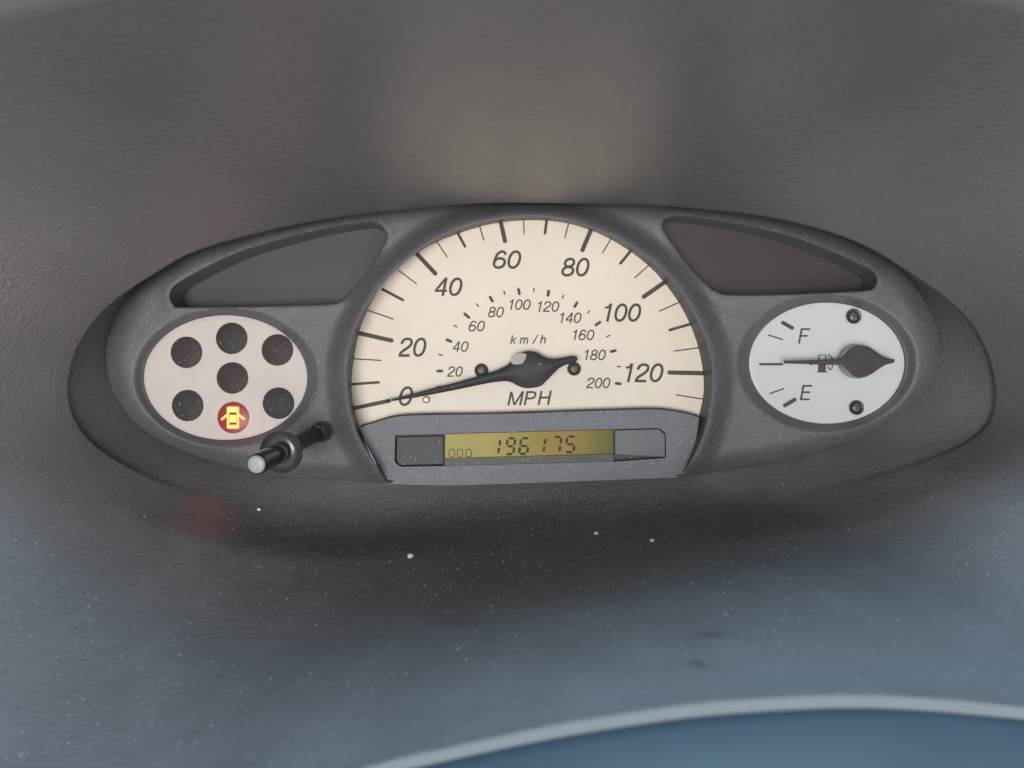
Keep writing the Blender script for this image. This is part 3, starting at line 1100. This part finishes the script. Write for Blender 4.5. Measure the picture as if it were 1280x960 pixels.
# ================================================================== warning lamp panel
wp = empty('warning_lamp_panel', P(282, 549, Y_WARN), 'beige oval lamp panel with seven round lamps, the lowest lit red', 'warning lamps')
plate = oval_plate(OV_L, Y_WARN, 3.0, 'face_plate', M['grey_dial'], wp)
for k, (cx, cy) in enumerate(((233, 440.5), (289.5, 423), (346.7, 437.5), (290.5, 472.5), (234.5, 507), (348, 504), (291.5, 522))):
    lit = k == 6
    mb = MB()
    mb.rings([disc(cx, cy, 19.7, Y_WARN + .0004, 40), disc(cx, cy, 19.7, Y_WARN - .00022, 40), disc(cx, cy, 19.1, Y_WARN - .0003, 40)], cap1=True)
    lp = mb.build('lamp', M['lamp_red'] if lit else M['lamp_' + ('red', 'green', 'red', 'red', 'green', 'blue')[k] + '_off'], wp, sharp=40)
    if lit:
        lp['label'] = 'lit red lamp with an orange open-door car symbol'
        Q = lambda a, b: (160 + a / 4, 370 + b / 4)
        yl = Y_WARN - .0003

        def quad_strip(name, polys, mat, e0):
            m_ = MB()
            for n_, pp in enumerate(polys):
                m_.add([P(*Q(*p), yl - e0 - n_ * .000012) for p in pp], [tuple(range(len(pp)))])
            return m_.build(name, mat, lp, smooth=False)

        halo = [[(492, 556), (500, 551), (551, 551), (558, 556), (558, 592), (588, 612), (586, 622), (576, 620), (557, 606), (557, 660), (552, 665), (498, 665), (493, 660), (493, 606), (472, 624), (463, 622), (463, 614), (492, 590)]]
        quad_strip('symbol_glow', halo, M['icon_edge'], .00008)
        car = [[(498, 562), (504, 556), (545, 556), (551, 562), (551, 580), (498, 580)],
               [(498, 581), (505, 581), (505, 660), (500, 660), (498, 655)], [(545, 581), (552, 581), (552, 655), (550, 660), (545, 660)],
               [(509, 597), (541, 597), (541, 630), (509, 630)],
               [(506, 647), (544, 647), (544, 660), (506, 660)],
               [(496, 590), (498, 597), (471, 617), (466, 613)], [(553, 590), (552, 597), (578, 616), (583, 612)]]
        quad_strip('door_ajar_symbol', car, M['icon'], .00016)
        dark = [[(506, 583), (544, 583), (541, 593), (509, 593)], [(508, 634), (542, 634), (545, 643), (505, 643)], [(505, 597), (508, 597), (508, 630), (505, 630)], [(542, 597), (545, 597), (545, 630), (542, 630)]]
        quad_strip('symbol_gap', dark, M['ink'], .00030)
        for nm, en, at_ in (('lamp_glow', 0.0006, (cx - 2, cy + 6, Y_WARN - .006)), ('lamp_beam', 0.012, (cx, cy + 5, -.0025))):
            pl_ = bpy.data.lights.new(nm, 'POINT' if nm == 'lamp_glow' else 'SPOT')
            pl_.energy = en
            pl_.color = (1.0, 0.10, 0.05)
            pl_.shadow_soft_size = 0.003
            plo = bpy.data.objects.new(nm, pl_)
            plo.location = P(*at_)
            if pl_.type == 'SPOT':
                pl_.spot_size = math.radians(44)
                pl_.spot_blend = 1.0
                d_ = P(268, 604, -.014) - plo.location
                plo.rotation_euler = d_.to_track_quat('-Z', 'Y').to_euler()
            COL.objects.link(plo)

# ================================================================== odometer
Y_ODO = 0.0005
od = empty('odometer_display', P(660, 600, Y_ODO), 'grey odometer panel under the speedometer dial with a yellow-green LCD reading 196175', 'odometer')
top = spline([(450.6, 534), (467, 529), (486, 523), (505, 520), (542, 518.7), (599, 518), (670, 516.2), (716, 514.5), (772, 512.8), (814, 511.8), (838, 513.6), (857, 517), (874, 521.8)], 6)
outl = np.vstack([resample(top, 70), [(871, 545), (863, 570), (853, 596.5)], resample([(791, 599), (660, 604), (560, 607), (481, 605)], 30), [(470, 579), (458, 556)]])
rec = rounded([(494, 543.5), (824, 535), (832.5, 542), (832.5, 572.5), (770, 577), (556, 582.5), (500, 583.5), (493, 577)], [3, 3, 4, 3, 1, 1, 3, 3], 3)


def plate_with_hole(out, hole, y, name, mat, parent, step=9.0):
    V2, E2 = [], []
    for lp in (out, hole):
        n0 = len(V2)
        V2 += [tuple(p) for p in lp]
        E2 += [(n0 + i, n0 + (i + 1) % len(lp)) for i in range(len(lp))]
    vo, eo, fo, _, _, _ = delaunay_2d_cdt([Vector(v) for v in V2], E2, [], 0, 1e-4)
    q = np.array([tuple(v) for v in vo])
    fo = [f for f in fo if len(f) == 3]
    cen = q[np.array(fo)].mean(1)
    k = inside(cen, out) & ~inside(cen, hole)
    fs = [tuple(f) for f, z in zip(fo, k) if z]
    vs = [P(p[0], p[1], y) for p in q]
    m_ = MB()
    m_.add(vs, fs)
    # edges: bevel at the top going back, and the wall of the opening
    return m_


m_ = plate_with_hole(outl, rec, Y_ODO, 'panel', M['odo'], od)
m_.build('panel', M['odo'], od, smooth=False)
mb = MB()
t_ = resample(top, 70)
mb.rings([[P(p[0], p[1], Y_ODO) for p in t_], [P(p[0], p[1] - 1.6, Y_ODO + .0008) for p in t_], [P(p[0], p[1] - 2.4, Y_DIAL + .0004) for p in t_]], closed=False)
mb.build('panel_edge', M['bezel_wall'], od)
mb = MB()
t_ = resample([(853, 596.5), (791, 599), (660, 604), (560, 607), (481, 605)], 40)
mb.rings([[P(p[0], p[1], Y_ODO) for p in t_], [P(p[0], p[1] + .6, Y_ODO + .0006) for p in t_], [P(p[0], p[1] + .6, Y_ODO + .008) for p in t_]], closed=False)
mb.build('lower_edge', M['odo'], od)
mb = MB()
ra = [P(p[0], p[1], Y_ODO) for p in rec]
mb.rings([ra, [Vector((p.x, Y_ODO + .0035, p.z)) for p in ra]])
mb.build('recess_wall', M['odo_dark'], od, smooth=False)
mb = MB()
rb = [P(p[0], p[1], Y_ODO + .0032) for p in offset(rec, 3)]
mb.add(rb, [tuple(range(len(rb)))])
mb.build('recess_floor', M['odo_dark'], od, smooth=False)


def slab(name, poly, y0, y1, mat, parent, inset=0.8, ys=None):
    poly = np.array(poly, float)
    ys = ys or [y1] * len(poly)
    m_ = MB()
    m_.rings([[P(p[0], p[1], y0) for p in poly], [P(p[0], p[1], y + .0002) for p, y in zip(poly, ys)], [P(p[0], p[1], y) for p, y in zip(offset(poly, -inset), ys)]], cap1=True)
    return m_.build(name, mat, parent, smooth=False)


slab('left_filler', rounded([(496, 546), (554.5, 544.6), (554.5, 580.5), (500, 582), (495.5, 577)], 1.5, 2), Y_ODO + .0035, Y_ODO + .0018, M['odo_dark'], od)
lcd_poly = [(556.5, 542.6), (766.5, 536.9), (766.5, 568.5), (556.5, 574)]
xa, xb = P(556, 0, Y_ODO + .0014).x - od.location.x, P(767, 0, Y_ODO + .0014).x - od.location.x
lcd = slab('lcd_screen', lcd_poly, Y_ODO + .0035, Y_ODO + .0014, lcd_material(xa, xb), od, 0.3)
slab('display_frame', [(556, 572.6), (767, 567), (767, 577.5), (556, 582.8)], Y_ODO + .0035, Y_ODO + .0006, M['odo_frame'], od, 0.6)
slab('right_filler', rounded([(768.5, 537.6), (823, 536), (831.5, 543), (831.3, 571.5), (768.5, 568.6)], [1, 1.5, 2, 1.5, 1], 2), Y_ODO + .0035, Y_ODO + .0004, M['filler'], od, 0.8)

yO = lambda p: Y_ODO + .0014
SEG = {'1': 'bc', '9': 'abcdfg', '6': 'acdefg', '7': 'abc', '5': 'acdfg'}
for ch, xl, xr, yt, yb in (('1', 613.5, 625.6, 547.2, 569.4), ('9', 631.8, 644.4, 546.4, 569.2), ('6', 648.6, 661.8, 546.2, 568.8), ('1', 669.8, 682.2, 545.6, 567.6), ('7', 689.0, 702, 544.6, 567.2), ('5', 706.2, 719.6, 544.2, 566.8)):
    w_, h_ = xr - xl - 3.0, yb - yt
    th = 3.1
    m_ = MB()

    def pt(u, v):       # u 0..1 across, v 0..1 down, slanted
        return (xl + u * w_ + (1 - v) * 3.0, yt + v * h_)

    segs = {'a': ((0, 0), (1, 0)), 'g': ((0, .5), (1, .5)), 'd': ((0, 1), (1, 1)), 'f': ((0, 0), (0, .5)), 'b': ((1, 0), (1, .5)), 'e': ((0, .5), (0, 1)), 'c': ((1, .5), (1, 1))}
    for s in SEG[ch]:
        (u0, v0), (u1, v1) = segs[s]
        a, b = np.array(pt(u0, v0)), np.array(pt(u1, v1))
        a = np.array([a[0], min(max(a[1], yt + th / 2), yb - th / 2)])
        b = np.array([b[0], min(max(b[1], yt + th / 2), yb - th / 2)])
        d = (b - a) / np.linalg.norm(b - a)
        n = np.array([-d[1], d[0]])
        a, b = a + d * 0.9, b - d * 0.9
        pp = [a, a + d * th / 2.4 + n * th / 2, b - d * th / 2.4 + n * th / 2, b, b - d * th / 2.4 - n * th / 2, a + d * th / 2.4 - n * th / 2]
        m_.add([P(p[0], p[1], yO(p) - .0001) for p in pp], [tuple(range(6))])
    m_.build('digit', M['segment'], lcd, smooth=False)
text('legend', 'ODO', 560.5, 590, 561.3, 571.8, 1.3, M['segment_faint'], lcd, yO, shear=0.0, rise=0.3, track=.12)

# ================================================================== trip reset knob
base, tip = P(401, 539.5, 0.006), P(320.4, 580.5, -0.052)
kn = empty('trip_reset_knob', base, 'black trip reset knob with a white dot on its end, below the lamp panel', 'knob')
ax = (tip - base).normalized()
e1 = ax.cross(Vector((0, 0, 1))).normalized()
e2 = ax.cross(e1).normalized()


def tube(prof, n=40):
    """prof: list of (distance along the axis, radius)."""
    return [[base + ax * s_ + (e1 * math.cos(a) + e2 * math.sin(a)) * r_ for a in np.linspace(0, 2 * math.pi, n + 1)[:-1]] for s_, r_ in prof]


Ltot = (tip - base).length
rk = 13.6 * S * (D - .052) / D
# the end face points at the driver
mb = MB(); mb.rings(tube([(Ltot * .60, rk * .94), (Ltot * .63, rk), (Ltot - .0012, rk), (Ltot - .0004, rk * .97), (Ltot, rk * .90), (Ltot - .0003, rk * .86)]), cap0=True, cap1=True)
mb.build('shaft', M['knob'], kn, sharp=50)
mb = MB(); mb.rings(tube([(-.002, rk * .86), (Ltot * .62, rk * .86)]), cap0=True)
mb.build('rod', M['rod'], kn, sharp=50)
mb = MB(); mb.rings(tube([(Ltot - .001, rk * .84), (Ltot + .0001, rk * .83), (Ltot + .0005, rk * .72), (Ltot + .0006, rk * .3)]), cap1=True)
cap = mb.build('white_dot', M['cap'], kn, sharp=60)
s0 = Ltot * .66
mb = MB(); mb.rings(tube([(s0, rk * .98), (s0 - .0006, rk * 1.35), (s0 - .0002, rk * 1.75), (s0 + .0010, rk * 1.95), (s0 + .0014, rk * 2.04), (s0 + .0010, rk * 2.13), (s0 - .0004, rk * 2.13), (s0 - .002, rk * 1.6), (s0 - .0012, rk * .98)], 56))
mb.build('lens_hole_rim', M['lens_hole_rim'], kn, sharp=60)  # rim of the clear cover's knob hole, shaped as a flange; cover left out
# dark dish on the uncut bezel, its colour giving the rod hole's shade
mb = MB()
hc = P(404, 540, 0)
hy = float(bez_h([(404, 540)])[0])
mb.rings([[P(p[0], p[1], hy + .0006) for p in ellipse(402.5, 539.5, 14.5, 13.5, 36)], [P(p[0], p[1], hy - .0007) for p in ellipse(402.5, 539.5, 14, 13, 36)],
          [P(p[0], p[1], hy - .0009) for p in ellipse(402.5, 539.5, 12.5, 11.6, 36)], [P(p[0], p[1], hy - .0004) for p in ellipse(402, 539.5, 11.5, 10.5, 36)]], cap1=True)
mb.build('rod_hole_shade', M['odo_dark'], bez)

# ================================================================== dust and lint
def speck(m_, c, n, r):
    """A tiny flattened crumb at c on a surface with normal n."""
    t1 = n.cross(Vector((0.3, 0.7, 0.2))).normalized()
    t2 = n.cross(t1)
    k = 5
    a0 = random.random() * 6
    ringv = [c + (t1 * math.cos(a0 + i * 2 * math.pi / k) * r * random.uniform(.6, 1.2) + t2 * math.sin(a0 + i * 2 * math.pi / k) * r * random.uniform(.5, 1.1)) for i in range(k)]
    top_v = c + n * r * random.uniform(.5, .9)
    m_.add(ringv + [top_v], [(i, (i + 1) % k, k) for i in range(k)])


m_ = MB()
for _ in range(2600):
    th = math.radians(random.uniform(200, 342))
    t = 0.05 + random.random() ** 1.6 * 0.75
    p, n = sur_pt(th, t)
    speck(m_, p, n, 0.00006 + 0.00026 * random.random() ** 4)
for _ in range(1300):          # crowded in the crease under the odometer
    th = math.radians(random.gauss(266, 30))
    i = int(th / (2 * math.pi) * 240) % 240
    p, n = sur_pt(th, 0.02 + abs(random.gauss(0, .14)))
    speck(m_, p, n, 0.00006 + 0.00015 * random.random() ** 2.5)
qs = np.stack([rng.uniform(300, 1150, 4500), 598 - np.abs(rng.normal(0, 75, 4500))], 1)
okq = inside(qs, bez_out)
for h in holes:
    okq &= ~inside(qs, h)
qs = qs[okq][:900]
for p, y in zip(qs, bez_h(qs)):
    speck(m_, P(p[0], p[1], y), Vector((0, -1, 0)), 0.00006 + 0.00015 * random.random() ** 3)
qs = np.stack([rng.uniform(455, 870, 700), rng.uniform(518, 602, 700)], 1)
okq = inside(qs, outl) & ~inside(qs, rec)
for p in qs[okq]:
    speck(m_, P(p[0], p[1], Y_ODO), Vector((0, -1, 0)), 0.00007 + 0.00018 * random.random() ** 3)
for cx, cy in zip(rng.uniform(496, 832, 90), rng.uniform(540, 580, 90)):
    speck(m_, P(cx, cy, Y_ODO + .0004), Vector((0, -1, 0)), 0.00005 + 0.00012 * random.random() ** 4)
crq = resample(CREST, 400)
for k in list(range(0, 60)) + list(range(330, 400, 2)):
    p = crq[k] + rng.normal(0, 3.5, 2)
    speck(m_, P(p[0], p[1], float(bez_h([p])[0]) - .0001), Vector((0, -1, 0)), 0.00005 + 0.00012 * random.random() ** 3)
for _ in range(46):           # short fibres among the specks
    th = math.radians(random.uniform(215, 330))
    t = 0.05 + abs(random.gauss(0, .3))
    if t > .8: continue
    p, n = sur_pt(th, t)
    t1 = n.cross(Vector((random.uniform(-1, 1), random.uniform(-1, 1), .2))).normalized()
    t2 = n.cross(t1)
    ln, bend, wd = random.uniform(.0006, .0018), random.uniform(-.5, .5), .00004
    mid = [p + n * .0001 + t1 * (ln * u) + t2 * (ln * bend * u * u) for u in (0, .25, .5, .75, 1)]
    m_.add([q_ + t2 * wd for q_ in mid] + [q_ - t2 * wd + n * wd for q_ in mid], [(k, k + 1, k + 6, k + 5) for k in range(4)])
o = m_.build('dust', M['speck'], None, smooth=False)
tag(o, 'pale dust specks scattered over the ledge and lower bezel', 'dust', kind='stuff')


def px_on_ledge(px, py):
    """Where the ledge is seen at a photo pixel."""
    a = math.atan2(-(py - CC[1]), px - CC[0]) % (2 * math.pi)
    lo, hi = 0.0, 1.0
    rt = math.hypot(px - CC[0], py - CC[1])
    for _ in range(40):
        mid = (lo + hi) / 2
        p, n = sur_pt(a, mid)
        k = S * (D + p.y) / D
        r = math.hypot(p.x / k + 640 - CC[0], -p.z / k + 480 - CC[1])
        if r < rt: lo = mid
        else: hi = mid
    return sur_pt(a, lo)


for px, py, r, lab in ((513, 697, 4.0, 'largest white lint fleck on the ledge, below the left end of the odometer'),
                       (747, 667, 2.6, 'small white lint fleck on the ledge below the right end of the odometer LCD'),
                       (815, 677, 2.6, 'small white lint fleck on the ledge below the right end of the odometer panel'),
                       (320, 631, 2.4, 'small white lint fleck on the ledge just below the trip knob')):
    c, n = px_on_ledge(px, py)
    rr = r * S * (D + c.y) / D
    m_ = MB()
    t1 = n.cross(Vector((0, 1, 0))).normalized(); t2 = n.cross(t1)
    rows = []
    for e_, z_ in ((0.6, 0), (1.0, .4), (.9, .9), (.45, 1.25)):
        rows.append([c + (t1 * math.cos(a) + t2 * math.sin(a)) * rr * e_ * (1 + .18 * math.sin(3 * a + px)) + n * rr * z_ for a in np.linspace(0, 2 * math.pi, 11)[:-1]])
    m_.rings(rows, cap0=True, cap1=True)
    o = m_.build('lint_fleck', M['lint'])
    tag(o, lab, 'lint', group='white lint flecks on the ledge')
